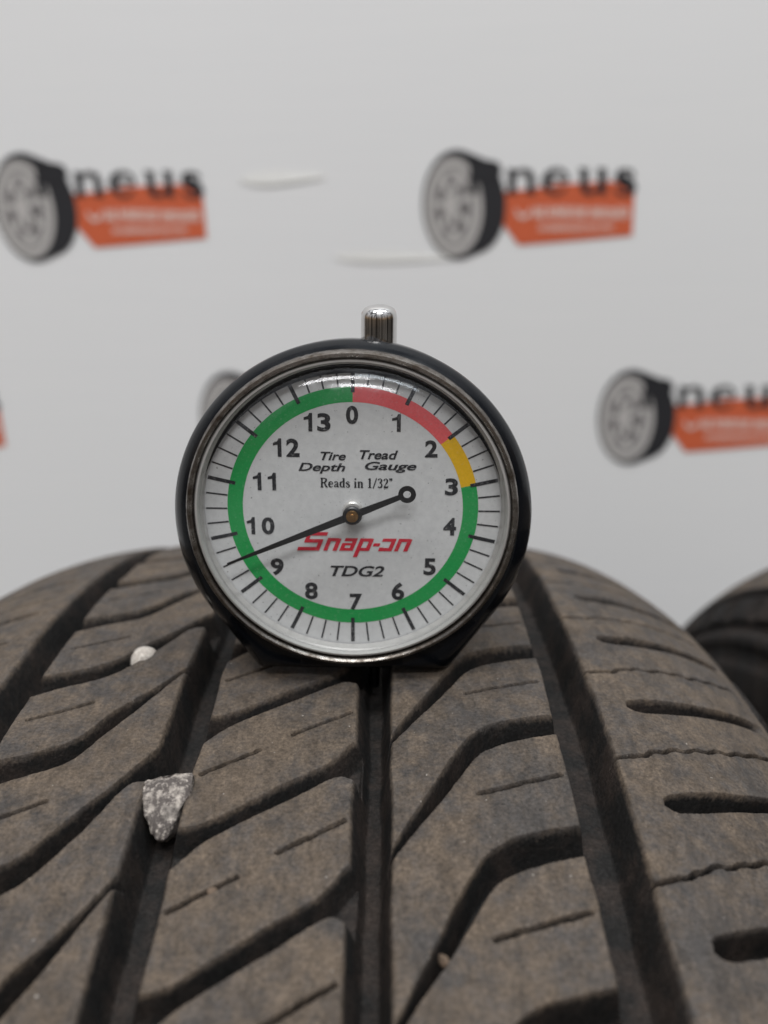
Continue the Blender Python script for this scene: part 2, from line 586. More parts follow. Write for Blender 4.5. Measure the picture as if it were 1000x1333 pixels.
def inside(px, py, P):
    r = np.zeros(px.shape, bool)
    n = len(P)
    for i in range(n):
        ax, ay = P[i]; bx, by = P[(i + 1) % n]
        if ay == by: continue
        c = ((ay > py) != (by > py)) & (px < (bx - ax) * (py - ay) / (by - ay) + ax)
        r ^= c
    return r

def smooth_poly(P, it=2):
    """Chaikin on an open polyline"""
    for _ in range(it):
        Q = [P[0]]
        for a, b in zip(P[:-1], P[1:]):
            Q += [(0.75*a[0]+0.25*b[0], 0.75*a[1]+0.25*b[1]), (0.25*a[0]+0.75*b[0], 0.25*a[1]+0.75*b[1])]
        Q.append(P[-1])
        P = Q
    return P

# circumferential grooves (lateral limits, mm)
CG = [(-52.0, -45.0), (-20.2, -13.3), (10.2, 16.2), (41.9, 50.3)]
# lateral groove outlines: (u, ds) upper and lower edges relative to a reference position
R_UP = [(44, 0.6), (41.7, 0), (37.7, -.9), (33.9, -1.9), (31.2, -3.2), (28.6, -5.4), (26.5, -8.6), (24.6, -12.1), (22.5, -16.6), (20.3, -20.9), (18.2, -24.8), (16.4, -28.3), (15, -31)]
R_LO = [(44, -4.6), (41.8, -5.0), (38.6, -5.8), (35.0, -7.0), (32.0, -8.2), (29.8, -9.6), (28.3, -11.4), (26.2, -15.0), (24.3, -18.3), (22.2, -21.6), (19.8, -24.9), (17.0, -29.4), (15, -32.4)]
C_UP = [(12, 9.0), (9.9, 7.4), (8.6, 5.0), (7.0, 3.1), (4.6, 1.2), (0.6, -1.5), (-4.0, -5.1), (-8.2, -8.3), (-11.3, -10.2), (-13.2, -10.6), (-16, -10.2)]
C_LO = [(12, -1.6), (10.2, -0.9), (8.4, 0.1), (6.2, -1.2), (1.9, -4.6), (-2.6, -7.6), (-6.4, -10.3), (-9.1, -12.4), (-11.2, -14.6), (-12.8, -17.0), (-16, -20.5)]
LW_UP = [(-48, -12.6), (-44.4, -12.2), (-40.4, -11.0), (-36.4, -9.2), (-33.0, -6.6), (-30.6, -2.6), (-28.0, 1.6), (-25.6, 5.0), (-23.0, 9.6), (-21.2, 13.0), (-18, 17.5)]
LW_LO = [(-48, -20.2), (-43.6, -18.2), (-39.8, -16.0), (-35.2, -13.8), (-32.4, -11.8), (-30.2, -8.6), (-28.0, -4.6), (-25.6, 0.2), (-24.0, 4.2), (-22.6, 6.8), (-21.0, 7.4), (-18, 7.2)]
LN_UP = [(-48, -13.0), (-43.6, -12.1), (-40.9, -11.3), (-37.0, -9.6), (-33.3, -7.3), (-31.2, -3.8), (-29.4, 0.6), (-26.6, 4.2), (-23.6, 8.2), (-20.8, 13.6), (-18, 18.0)]
LN_LO = [(-48, -20.6), (-41.6, -17.3), (-38.3, -15.6), (-34.3, -13.6), (-32.2, -11.7), (-30.7, -8.7), (-29.0, -5.3), (-26.0, 0.4), (-23.5, 6.2), (-20.6, 12.3), (-18, 16.6)]
RS_UP = [(55.6, .9), (56.6, 1.7), (60.4, 3.2), (67.5, 5.3), (74.0, 8.0), (80, 11.2), (90, 17.0)]
RS_LO = [(55.5, -.6), (56.6, -1.6), (58.4, -1.5), (63.5, 0.1), (70.0, 2.8), (76.0, 5.6), (82, 8.6), (90, 13.2)]
LS_UP = [(-57.0, 1.0), (-60, 0.4), (-66, -1.9), (-74, -5.2), (-84, -9.6), (-94, -14)]
LS_LO = [(-57.0, -1.0), (-60, -2.9), (-66, -5.6), (-74, -8.9), (-84, -13.4), (-94, -18)]
REF_R = [23.6, -0.9, -25.4, -50.0, -74.4, -98.6, -122.3, -147.4, -171.8, -196.2]
REF_C = [11.5, -13.2, -37.6, -62.2, -86.6, -111.3, -136.7, -161.6, -186.4, -211]
REF_L = [26.0, 1.4, -23.0, -47.4, -71.9, -96.8, -120.9, -145.2, -170.3, -195.0]
REF_RS = [28.6, 4.2, -20.2, -44.6, -68.8, -92.2, -117.0, -141.2, -165.3, -189.6]
REF_LS = [19.6, -4.8, -30.0, -54.4, -78.2, -102.8, -127.2, -151.5, -176.0, -200]
def extend(ref):
    r = sorted(ref, reverse=True)
    while r[0] < 790:
        r.insert(0, r[0] + 24.6)
    while r[-1] > -1200:
        r.append(r[-1] - 24.6)
    return r
RSIPE = [(49, -.5), (50.8, 0), (53.6, .95), (55.3, 1.3), (56.6, 2.5), (60.4, 4.3), (62.5, 4.7), (64.4, 5.6), (68, 7.0), (70.7, 7.9), (76.8, 11.4), (84, 16.3)]

def row_axis(parts):
    out = []
    for a, b, st in parts:
        n = max(1, int(round((b - a) / st)))
        out += list(np.linspace(a, b, n, endpoint=False))
    return np.array(out + [parts[-1][1]])

US = row_axis([(U_MIN, -52, .38), (-52, 52, .2), (52, U_MAX, .25)])
SS = row_axis([(-202, -184, .6), (-184, -100, .21), (-100, -25, .32), (-25, 20, .9)])

def sst(x):
    x = np.clip(x, 0, 1)
    return x * x * (3 - 2 * x)

def tread_depth(us, ss, full=True):
    Ug, Sg = np.meshgrid(us, ss)                          # rows = s
    D = np.zeros(Ug.shape)
    wob = 0.28 * vnoise(Ug / 5 + 9, Sg / 5 + 3, 1) + 0.22 * vnoise(Ug / 1.3, Sg / 1.3, 2) + 0.16 * vnoise(Ug / .55, Sg / .55, 5)
    for k, (a, b) in enumerate(CG):
        lo = a + 0.5 * vnoise(Sg / 9, Sg * 0 + k, 3); hi = b + 0.5 * vnoise(Sg / 9 + 40, Sg * 0 + k, 4)
        sd = np.minimum(Ug - lo, hi - Ug) + wob * 0.5
        ww_ = 2.1
        lin = np.clip(sd / ww_, 0, 1)
        D = np.maximum(D, 7.6 * (0.3 * lin + 0.7 * sst(sd / ww_)))
    if full:
        def carve(fn, u0, u1, s0, s1):
            i0, i1 = np.searchsorted(ss, [s0, s1]); j0, j1 = np.searchsorted(us, [u0, u1])
            if i1 - i0 < 2 or j1 - j0 < 2: return
            sl = (slice(i0, i1), slice(j0, j1))
            D[sl] = np.maximum(D[sl], fn(Ug[sl], Sg[sl], wob[sl]))
        def poly_groove(up, lo, ref, depth, ww):
            P = smooth_poly([(u, ref + d) for u, d in up]) + smooth_poly([(u, ref + d) for u, d in lo])[::-1]
            def fn(u, s, wb):
                sd = seg_dist(u, s, P, True)
                sd = np.where(inside(u, s, P), sd, -sd) + 0.12 + wb * 0.55
                return depth * (0.4 * np.clip(sd / ww, 0, 1) + 0.6 * sst(sd / ww))
            us_ = [p[0] for p in P]; s_ = [p[1] for p in P]
            carve(fn, min(us_) - .6, max(us_) + .6, min(s_) - .6, max(s_) + .6)
        def sipe(P, wid, depth, seed, wave=0.0):
            P = list(P)
            def fn(u, s, wb):
                s2 = s + wave * np.sin(u * 1.55 + seed) * np.clip((u - 54) / 3, 0, 1) + wb * 1.1
                d = seg_dist(u, s2, P, False)
                return depth * sst((wid - d) / wid * 1.25)
            us_ = [p[0] for p in P]; s_ = [p[1] for p in P]
            carve(fn, min(us_) - 1, max(us_) + 1, min(s_) - 1.2, max(s_) + 1.2)
        rr = random.Random(3)
        for r in extend(REF_R):
            poly_groove(R_UP, R_LO, r, 6.4, 0.8)
            sipe([(28.6, r + 6.2), (35, r + 8.3), (41.0, r + 10.2)], .42, 2.2, 1)
        for r in extend(REF_C):
            poly_groove(C_UP, C_LO, r, 5.0, 1.0)
            sipe([(-12.3, r + .5), (-4.3, r + 6.1)], .42, 2.2, 1)
            sipe([(.6, r + 9.9), (9.3, r + 15.4)], .42, 2.2, 1)
        n_before = len([1 for v in extend(REF_L) if v > REF_L[0]])
        for i, r in enumerate(extend(REF_L), -n_before):
            poly_groove(*((LW_UP, LW_LO) if i % 2 else (LN_UP, LN_LO)), r, 5.6, 0.8)
            sipe([(-42.8, r - 1.8), (-38, r + .4), (-33.6, r + 3.0)], .40, 2.0, 1)
        for r in extend(REF_RS):
            poly_groove(RS_UP, RS_LO, r, 5.4, 0.9)
        for i, r in enumerate(extend(REF_RS)):
            sipe([(u, r + d - 15.2) for u, d in RSIPE], .46, 2.2, i, .22)
        for r in extend(REF_LS):
            poly_groove(LS_UP, LS_LO, r, 4.4, 1.0)
            sipe([(-57.4, r + 9.2), (-66, r + 6.4), (-76, r + 2)], .45, 2.0, 1)
        D += np.where(D > 3.0, 0.5 * vnoise(Ug / 2.4, Sg / 3.0, 21) + 0.22 * vnoise(Ug / .9, Sg / .9, 22), 0)
        D *= sst((Ug - U_MIN - .5) / 7) * sst((U_MAX - .5 - Ug) / 5)
        D += 0.10 * vnoise(Ug / 7, Sg / 7, 11) + 0.07 * vnoise(Ug / 2.1, Sg / 2.1, 12) + 0.035 * vnoise(Ug / .8, Sg / .8, 13)
    return D

def surf(us, ss, D):
    """place tread points: us lateral mm, ss arc mm, D depth mm -> xyz relative to the tyre's base"""
    x = us[None, :] / 1000 + 0 * ss[:, None]
    t = x - X0
    r = R - A2 * t**2 - B4 * t**4
    sl = -2 * A2 * t - 4 * B4 * t**3
    ln = np.sqrt(1 + sl * sl)
    h = D / 1000
    xx = x + sl / ln * h
    rr = r - h / ln
    th = ss[:, None] / 1000 / R + PHI
    return np.stack([xx, rr * np.sin(th), R + rr * np.cos(th)], -1)

def grid_normals(V):
    a = np.gradient(V, axis=1); b = np.gradient(V, axis=0)
    n = np.cross(a, b)
    n /= np.linalg.norm(n, axis=-1, keepdims=True) + 1e-12
    return n

def quad_ids(nr, nc):
    i = np.arange(nr - 1)[:, None] * nc + np.arange(nc - 1)[None, :]
    return np.stack([i, i + 1, i + nc + 1, i + nc], -1)

tyre = empty('tyre', (0, 0, 0), 'dusty worn black tyre with the dial gauge standing on its tread', 'tyre', 'tyres standing side by side by the wall')

Dp = tread_depth(US, SS)
Vt = surf(US, SS, Dp)
Nt = grid_normals(Vt)
if Nt[len(SS) // 2, len(US) // 2, 2] < 0:
    Nt = -Nt
Q = quad_ids(len(SS), len(US))
uc = 0.5 * (US[1:] + US[:-1]); sc_ = 0.5 * (SS[1:] + SS[:-1])
Uc, Sc = np.meshgrid(uc, sc_)
region = np.full(Uc.shape, -1)
for k, (a, b) in enumerate(CG):
    region[(Uc > a + 1.2) & (Uc < b - 1.2)] = 1000 + k
RIBS = [(-999, CG[0][0] + 1.2, LS_UP, LS_LO, REF_LS), (CG[0][1] - 1.2, CG[1][0] + 1.2, LN_UP, LN_LO, REF_L),
        (CG[1][1] - 1.2, CG[2][0] + 1.2, C_UP, C_LO, REF_C), (CG[2][1] - 1.2, CG[3][0] + 1.2, R_UP, R_LO, REF_R),
        (CG[3][1] - 1.2, 999, RS_UP, RS_LO, REF_RS)]
for k, (a, b, up, lo, ref) in enumerate(RIBS):
    m_ = (Uc >= a) & (Uc <= b) & (region < 0)
    up_, lo_ = sorted(up), sorted(lo)
    cu_ = 0.5 * (np.interp(Uc, [p[0] for p in up_], [p[1] for p in up_]) + np.interp(Uc, [p[0] for p in lo_], [p[1] for p in lo_]))
    ids = np.searchsorted(np.array(sorted(ref)), (Sc - cu_))
    region[m_] = (k * 50 + ids)[m_]
Vf, Nf = Vt.reshape(-1, 3), Nt.reshape(-1, 3)
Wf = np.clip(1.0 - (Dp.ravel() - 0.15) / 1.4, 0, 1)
for rid in np.unique(region):
    q = Q[region == rid]
    if len(q) < 200 and rid < 1000:
        pass
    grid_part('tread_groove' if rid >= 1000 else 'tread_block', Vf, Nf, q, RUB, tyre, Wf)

# the rest of the tread, round the back and underneath
U2 = row_axis([(U_MIN, U_MAX, .75)])
for s_from, s_to in ((20.0, 769.8), (769.8 - 2 * math.pi * R * 1000, -202.0)):
    S2 = row_axis([(s_from, s_to, 1.05)])
    D2 = tread_depth(U2, S2)
    V2 = surf(U2, S2, D2)
    N2 = grid_normals(V2)
    cen = V2 - np.array([0, 0, R]); cen[..., 0] = 0
    if (N2 * cen).sum(-1).mean() < 0:
        N2 = -N2
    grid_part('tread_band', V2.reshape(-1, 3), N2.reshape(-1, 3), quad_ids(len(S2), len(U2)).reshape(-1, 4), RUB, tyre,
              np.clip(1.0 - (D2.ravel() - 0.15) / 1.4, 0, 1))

# sidewalls and inner liner, turned about the axle
def bez(p0, p1, p2, p3, n):
    return [tuple((1-t)**3*a + 3*(1-t)**2*t*b + 3*(1-t)*t*t*c + t**3*d for a, b, c, d in zip(p0, p1, p2, p3)) for t in np.linspace(0, 1, n)]
def edge_r(u):
    t = u / 1000 - X0
    return R - A2 * t**2 - B4 * t**4
def revolve(name, prof, n=220, off=None):
    P = np.array(prof)
    d = np.gradient(P, axis=0)
    nn = np.stack([-d[:, 1], d[:, 0]], -1)
    nn /= np.linalg.norm(nn, axis=1)[:, None]
    if (nn[:, 0] * P[:, 0]).sum() < 0:
        nn = -nn
    al = np.concatenate([[0], np.cumsum(np.linalg.norm(np.diff(P, axis=0), axis=1))]) * 1000
    V = []
    for i in range(n):
        a = 2 * math.pi * i / n
        o = off(al, a)[:, None] / 1000 if off else 0
        q = P + nn * o
        for x, r in q:
            V.append((x, r * math.sin(a), R + r * math.cos(a)))
    m_ = len(prof)
    F = [(i * m_ + j, i * m_ + j + 1, ((i + 1) % n) * m_ + j + 1, ((i + 1) % n) * m_ + j) for i in range(n) for j in range(m_ - 1)]
    return mesh_obj(name, V, F, RUB, tyre)
def wall_relief(al, a):
    """shoulder steps and notches moulded into the sidewall, mm along the profile"""
    g = lambda c, w_: np.exp(-((al - c) / w_) ** 4)
    o = -2.2 * g(2.6, 1.3) - 2.4 * g(15.0, 1.7) + 0.9 * g(19.5, 2.0) - 1.2 * g(25.0, 2.5)
    ph = (a * R * 1000 / 24.6) % 1.0
    o = o - 1.8 * g(8.6, 4.0) * (1 / (1 + math.exp((abs(ph - .5) - .14) * 60)))
    return o * np.clip(al / 1.2, 0, 1)
for sgn, ue in ((1, U_MAX), (-1, U_MIN)):
    x0, r0 = ue / 1000, edge_r(ue)
    pr = bez((x0, r0 - .0001), (x0 + sgn * .006, r0 - .0051), (x0 + sgn * .0135, r0 - .016), (x0 + sgn * .0145, r0 - .034), 46)
    pr += bez(pr[-1], (x0 + sgn * .0150, r0 - .050), (x0 + sgn * .009, r0 - .066), (x0 + sgn * .001, r0 - .078), 12)[1:]
    pr += [(x0 + sgn * .0, r0 - .086), (x0 - sgn * .010, r0 - .089), (x0 - sgn * .016, r0 - .085)]
    revolve('sidewall', pr, 800, wall_relief)
il = [(U_MIN / 1000 + .016, .205), (U_MIN / 1000 + .006, .235), (U_MIN / 1000 + .008, .268), (-.070, .284), (-.03, .292), (.03, .292), (.066, .284), (U_MAX / 1000 - .008, .268), (U_MAX / 1000 - .006, .235), (U_MAX / 1000 - .016, .205)]
revolve('inner_liner', il, 120)

# the neighbouring tyre: the same tread, turned a little on its axle
t2 = tyre.copy()
C.objects.link(t2)
t2['label'] = 'neighbouring dusty black tyre beside the one carrying the gauge, bare of any gauge'
rot2 = Matrix.Rotation(math.radians(5.0), 4, 'X')
t2.matrix_world = Matrix.Translation((0.226, 0.004, R)) @ rot2 @ Matrix.Translation((0, 0, -R))
for ch in list(tyre.children):
    c = ch.copy()
    C.objects.link(c)
    c.parent = t2

# ================================================================== the dial gauge
GX, GZ, GY = 10.1, 340.8, 0.0                           # dial centre, mm above the axle / right of the tyre's middle
BASE = 310.6
gauge = empty('tread_depth_gauge', (13.4 * mm, 5 * mm, R + BASE * mm),
              'round black dial gauge with silver plunger, its probe set in the tyre groove', 'dial gauge')
ROLL = math.radians(1.35)
def g_frame(cx, cz):
    """local dial frame (x right, y up, z towards the viewer, mm) -> parented under the gauge"""
    return Matrix.Translation((cx * mm, 0, R + cz * mm)) @ Matrix.Rotation(ROLL, 4, 'Y') @ Matrix.Rotation(math.radians(90), 4, 'X')
GF = g_frame(GX, GZ)
GI = Matrix.Translation(-gauge.location)
def g_obj(name, bm, mat, parent=None, smooth=True, angle=35):
    """bm in dial frame mm -> object in gauge-local metres"""
    for v in bm.verts:
        v.co = (GI @ GF) @ (v.co * mm)
    return bm_obj(name, bm, mat, parent or gauge, smooth, angle)

def lathe(bm, prof, cx=0, cy=0, n=96, axis='z', cap=False):
    rings = []
    for r, h in prof:
        ring = []
        for i in range(n):
            a = 2 * math.pi * i / n
            if axis == 'z':
                ring.append(bm.verts.new((cx + r * math.cos(a), cy + r * math.sin(a), h)))
            else:
                ring.append(bm.verts.new((cx + r * math.cos(a), h, cy + r * math.sin(a))))
        rings.append(ring)
    for p, q in zip(rings[:-1], rings[1:]):
        for i in range(n):
            bm.faces.new((p[i], p[(i + 1) % n], q[(i + 1) % n], q[i]))
    if cap:
        bm.faces.new(rings[0][::-1]); bm.faces.new(rings[-1])

# body: round case cut flat at the foot, centre a little below the dial's
BODY = mat_body()
bm = bmesh.new()
dyc = -2.2
flat = (BASE - GZ)                                      # foot line in dial coordinates
# z is towards the viewer; body front edge at z = 0
bprof = [(20.0, 0.9), (24.9, 0.9), (24.95, 3.0), (26.9, 3.4), (27.6, 3.0), (28.9, 1.2), (29.5, 0.2), (29.6, -0.8), (29.4, -2.2), (28.6, -7.5), (27.6, -11.5), (26.0, -13.6), (23.0, -14.6), (12.0, -14.8)]
n = 144
HW = 16.9
outl = hull2([(round(29.6 * math.cos(2 * math.pi * i / 360), 3), round(29.6 * math.sin(2 * math.pi * i / 360), 3)) for i in range(360)
              if 29.6 * math.sin(2 * math.pi * i / 360) > flat - dyc] +
             [(-HW, flat - dyc + .9), (-HW + .25, flat - dyc + .35), (-HW + .9, flat - dyc), (HW, flat - dyc + .9), (HW - .25, flat - dyc + .35), (HW - .9, flat - dyc)])
def out_r(a):
    dx, dy = math.cos(a), math.sin(a)
    for (ax, ay), (bx, by) in zip(outl, outl[1:] + outl[:1]):
        ex, ey = bx - ax, by - ay
        den = dx * ey - dy * ex
        if abs(den) < 1e-9:
            continue
        t = (ax * ey - ay * ex) / den
        u_ = (ax * dy - ay * dx) / den
        if t > 0 and -1e-6 <= u_ <= 1 + 1e-6:
            return t
    return 29.6
n = 288
ORAD = [out_r(2 * math.pi * i / n) / 29.6 for i in range(n)]
rings = []
for r, h in bprof:
    ring = []
    for i in range(n):
        a = 2 * math.pi * i / n
        q_ = 1 + (ORAD[i] - 1) * min(1.0, max(0.0, (r - 25.2) / 2.6))
        x, y = r * q_ * math.cos(a), dyc + r * q_ * math.sin(a)
        if y < flat:
            y = flat
        ring.append(bm.verts.new((x, y, h)))
    rings.append(ring)
for p, q in zip(rings[:-1], rings[1:]):
    for i in range(n):
        bm.faces.new((p[i], p[(i + 1) % n], q[(i + 1) % n], q[i]))
bm.faces.new(rings[0]); bm.faces.new(rings[-1][::-1])
g_obj('case', bm, BODY, angle=40)

BEZEL = mat_bezel()
bm = bmesh.new()
lathe(bm, [(25.6, 2.4), (26.6, 2.6), (26.85, 3.2), (26.75, 4.5), (26.5, 4.9), (26.1, 5.0), (25.85, 4.8), (25.7, 4.3), (25.6, 3.0)], 0, -.3)
g_obj('bezel', bm, BEZEL)
RIMW = mat_plain('pale_metal_lip', (0.50, 0.49, 0.475), 0.35, 0.35)
bm = bmesh.new()
lathe(bm, [(25.6, 2.6), (25.6, 4.0), (25.3, 4.5), (25.0, 4.55), (24.85, 4.2), (24.75, 3.6), (24.5, 3.4), (24.2, 2.2)], 0, -.2)
g_obj('inner_lip', bm, RIMW)

DIAL = mat_dial()
bm = bmesh.new()
lathe(bm, [(24.6, 1.2), (24.6, 2.0), (0.4, 2.0)], 0, 0, cap=True)
dial = g_obj('dial_face', bm, DIAL, angle=30)

GREEN = mat_print('green_print', (0.022, 0.33, 0.085), 0.30)
RED = mat_print('red_print', (0.80, 0.125, 0.135), 0.40)
YEL = mat_print('yellow_print', (0.80, 0.47, 0.020), 0.25)
BLK = mat_print('black_print', (0.030, 0.031, 0.036), 0.75)
REDT = mat_print('red_letter_print', (0.60, 0.022, 0.045), 0.45)
ZP = 2.0
def band(a0, a1, mat):
    b = bmesh.new()
    n_ = max(8, int((a1 - a0) / 3))
    A = []
    for i in range(n_ + 1):
        a = math.radians(a0 + (a1 - a0) * i / n_)
        A.append([b.verts.new((r * math.sin(a), r * math.cos(a), ZP + 0.03)) for r in (17.95, 20.45)])
    for p, q in zip(A[:-1], A[1:]):
        b.faces.new((p[0], p[1], q[1], q[0]))
    g_obj('color_band', b, mat, dial, False, None)
U = 360 / 14
band(0, 2 * U, RED); band(2 * U, 3 * U, YEL); band(3 * U, 360, GREEN)
for i in range(56):
    a = math.radians(i * U / 4)
    mj = i % 4 == 0
    r0, r1, wd = (19.5, 24.0, .62) if mj else (20.5, 24.0, .27)
    b = bmesh.new()
    c_, s_ = math.cos(a), math.sin(a)
    vv = [(x * c_ + y * s_, -x * s_ + y * c_, ZP + .05) for x, y in ((-wd/2, r0), (wd/2, r0), (wd/2, r1), (-wd/2, r1))]
    b.faces.new([b.verts.new(v) for v in vv])
    g_obj('tick_mark', b, BLK, dial, False, None)

def digit_one(box):
    b = bmesh.new()
    x0, y0, x1, y1 = box
    w_, h_ = x1 - x0, y1 - y0
    st = .62
    pts = [(x1 - st, 0), (x1, 0), (x1, 1), (x1 - st * .72, 1), (x1 - st * 1.1, .84), (x0, .76), (x0, .62), (x1 - st, .66)]
    b.faces.new([b.verts.new((x, y0 + y * h_, ZP + .05)) for x, y in pts])
    return b
def text_bm(s, box, bold=0.012, shear=0.0):
    """flat lettering scaled into box (x0, y0, x1, y1) of the dial"""
    cd = bpy.data.curves.new('lettering', 'FONT')
    cd.body = s
    cd.offset = bold
    cd.shear = shear
    cd.resolution_u = 4
    cd.fill_mode = 'FRONT'
    to = bpy.data.objects.new('lettering', cd)
    C.objects.link(to)
    bpy.context.view_layer.update()
    me = bpy.data.meshes.new_from_object(to.evaluated_get(bpy.context.evaluated_depsgraph_get()))
    bpy.data.objects.remove(to)
    bpy.data.curves.remove(cd)
    b = bmesh.new()
    b.from_mesh(me)
    bpy.data.meshes.remove(me)
    xs = [v.co.x for v in b.verts]; ys = [v.co.y for v in b.verts]
    x0, y0, x1, y1 = box
    for v in b.verts:
        v.co = Vector((x0 + (v.co.x - min(xs)) / (max(xs) - min(xs)) * (x1 - x0),
                       y0 + (v.co.y - min(ys)) / (max(ys) - min(ys)) * (y1 - y0), ZP + 0.05))
    return b
NUM = {'0': (-1.08,14.38,0.86,17.37), '1': (6.21,13.21,7.60,16.09), '2': (11.53,9.03,13.55,11.89), '3': (14.92,2.64,17.03,5.58),
       '4': (14.85,-4.32,16.97,-1.22), '5': (11.78,-11.49,13.83,-8.41), '6': (6.52,-16.12,8.66,-12.86), '7': (-0.53,-18.07,1.55,-15.03),
       '8': (-8.08,-16.16,-5.91,-13.04), '9': (-13.72,-11.81,-11.54,-8.73), '10': (-17.42,-4.50,-12.87,-1.47), '11': (-16.14,3.19,-12.41,6.19),
       '12': (-12.74,8.87,-8.51,11.92), '13': (-7.76,13.13,-3.51,16.13)}
for s, bx_ in NUM.items():
    x0_, y0_, x1_, y1_ = bx_
    if s == '1':
        b = digit_one(bx_)
    elif s == '11':
        b = digit_one((x0_, y0_, x0_ + 1.35, y1_))
        b2 = digit_one((x1_ - 1.35, y0_, x1_, y1_))
        me_ = bpy.data.meshes.new('numeral'); b2.to_mesh(me_); b.from_mesh(me_); b2.free(); bpy.data.meshes.remove(me_)
    elif len(s) == 2:
        b = digit_one((x0_, y0_, x0_ + 1.35, y1_))
        b2 = text_bm(s[1], (x1_ - 2.12, y0_, x1_, y1_), 0.034)
        me_ = bpy.data.meshes.new('numeral'); b2.to_mesh(me_); b.from_mesh(me_); b2.free(); bpy.data.meshes.remove(me_)
    else:
        b = text_bm(s, bx_, 0.034)
    g_obj('numeral', b, BLK, dial, False, None)
for s, bx_ in {'Tire': (-5.16,8.39,-1.10,9.80), 'Tread': (1.11,8.61,7.26,10.14), 'Depth': (-8.76,6.12,-1.18,7.93),
               'Gauge': (1.93,6.41,10.25,8.24), 'TDG2': (-3.73,-11.88,5.26,-9.92)}.items():
    g_obj('lettering', text_bm(s, bx_, 0.022, 0.28), BLK, dial, False, None)

# serif line, drawn stroke by stroke
def serif_line():
    b = bmesh.new()
    x0, y0, x1, y1 = -5.26, 3.80, 6.51, 5.41
    z = ZP + .05
    H = 1.0; xh = .66; T = .17; t = .075
    glyphs = {
     'R': (.74, [([(.16, 0), (.16, 1)], T), ([(.02, .97), (.45, .97)], t), ([(.02, .03), (.32, .03)], t), ([(.2, .97), (.44, .96), (.58, .86), (.6, .74), (.52, .6), (.36, .52), (.2, .51)], [t, t, T, T, T, t, t]), ([(.36, .52), (.5, .3), (.6, .08), (.74, .03)], [t, T, T, t])]),
     'e': (.5, [([(.06, .36), (.44, .36)], t), ([(.44, .36), (.42, .52), (.27, .64), (.12, .54), (.07, .32), (.13, .12), (.28, .03), (.44, .12)], [t, t, t, T, T, T, t, t])]),
     'a': (.52, [([(.09, .5), (.16, .62), (.3, .62), (.37, .5), (.37, .1), (.5, .04)], [T, t, t, T, T, t]), ([(.37, .38), (.14, .3), (.08, .15), (.18, .04), (.37, .15)], [t, t, T, t, t])]),
     'd': (.56, [([(.42, 1), (.42, .02)], T), ([(.28, .97), (.42, .97)], t), ([(.42, .04), (.55, .04)], t), ([(.42, .56), (.28, .63), (.12, .54), (.07, .32), (.13, .12), (.26, .03), (.42, .12)], [t, t, T, T, T, t, t])]),
     's': (.44, [([(.36, .5), (.3, .61), (.16, .62), (.08, .5), (.2, .38), (.34, .26), (.36, .12), (.24, .03), (.1, .07), (.06, .2)], [t, t, t, T, T, T, T, t, t, t])]),
     'i': (.3, [([(.15, .64), (.15, .03)], T), ([(.04, .62), (.15, .62)], t), ([(.03, .03), (.27, .03)], t), ([(.15, .98), (.15, .83)], T)]),
     'n': (.6, [([(.14, .64), (.14, .03)], T), ([(.03, .62), (.14, .62)], t), ([(.02, .03), (.26, .03)], t), ([(.14, .5), (.28, .63), (.42, .56), (.45, .42), (.45, .03)], [t, t, T, T, T]), ([(.33, .03), (.58, .03)], t)]),
     '1': (.5, [([(.26, 1), (.26, .03)], T), ([(.1, .86), (.26, .98)], t), ([(.1, .03), (.42, .03)], t)]),
     '/': (.42, [([(.04, -.06), (.38, 1.04)], t * 1.3)]),
     '3': (.52, [([(.08, .82), (.18, .97), (.32, .97), (.41, .8), (.34, .6), (.2, .54)], [T, t, t, T, T, t]), ([(.2, .54), (.38, .46), (.44, .27), (.36, .08), (.2, .03), (.07, .14)], [t, t, T, T, t, T])]),
     '2': (.52, [([(.08, .76), (.14, .94), (.28, .98), (.41, .84), (.38, .62), (.22, .36), (.07, .1)], [T, t, t, T, T, t, t]), ([(.06, .07), (.46, .07)], T), ([(.46, .07), (.48, .24)], t)]),
     '"': (.36, [([(.1, 1.02), (.1, .74)], [T, t]), ([(.26, 1.02), (.26, .74)], [T, t])]),
     ' ': (.28, [])}
    sX = 0
    items = []
    for ch in 'Reads in 1/32"':
        wdt, st = glyphs[ch]
        for pts, wd in st:
            items.append(([(sX + px, py) for px, py in pts], wd))
        sX += wdt + .05
    k_ = (x1 - x0) / sX
    ky = (y1 - y0)
    for pts, wd in items:
        ww_ = [v * 1.1 for v in wd] if hasattr(wd, '__len__') else wd * 1.1
        stroke(b, [(px * k_ / ky, py) for px, py in pts], ww_, 0)
    for v in b.verts:
        v.co = Vector((x0 + v.co.x * ky, y0 + v.co.y * ky, z))
    return b
g_obj('lettering', serif_line(), BLK, dial, False, None)

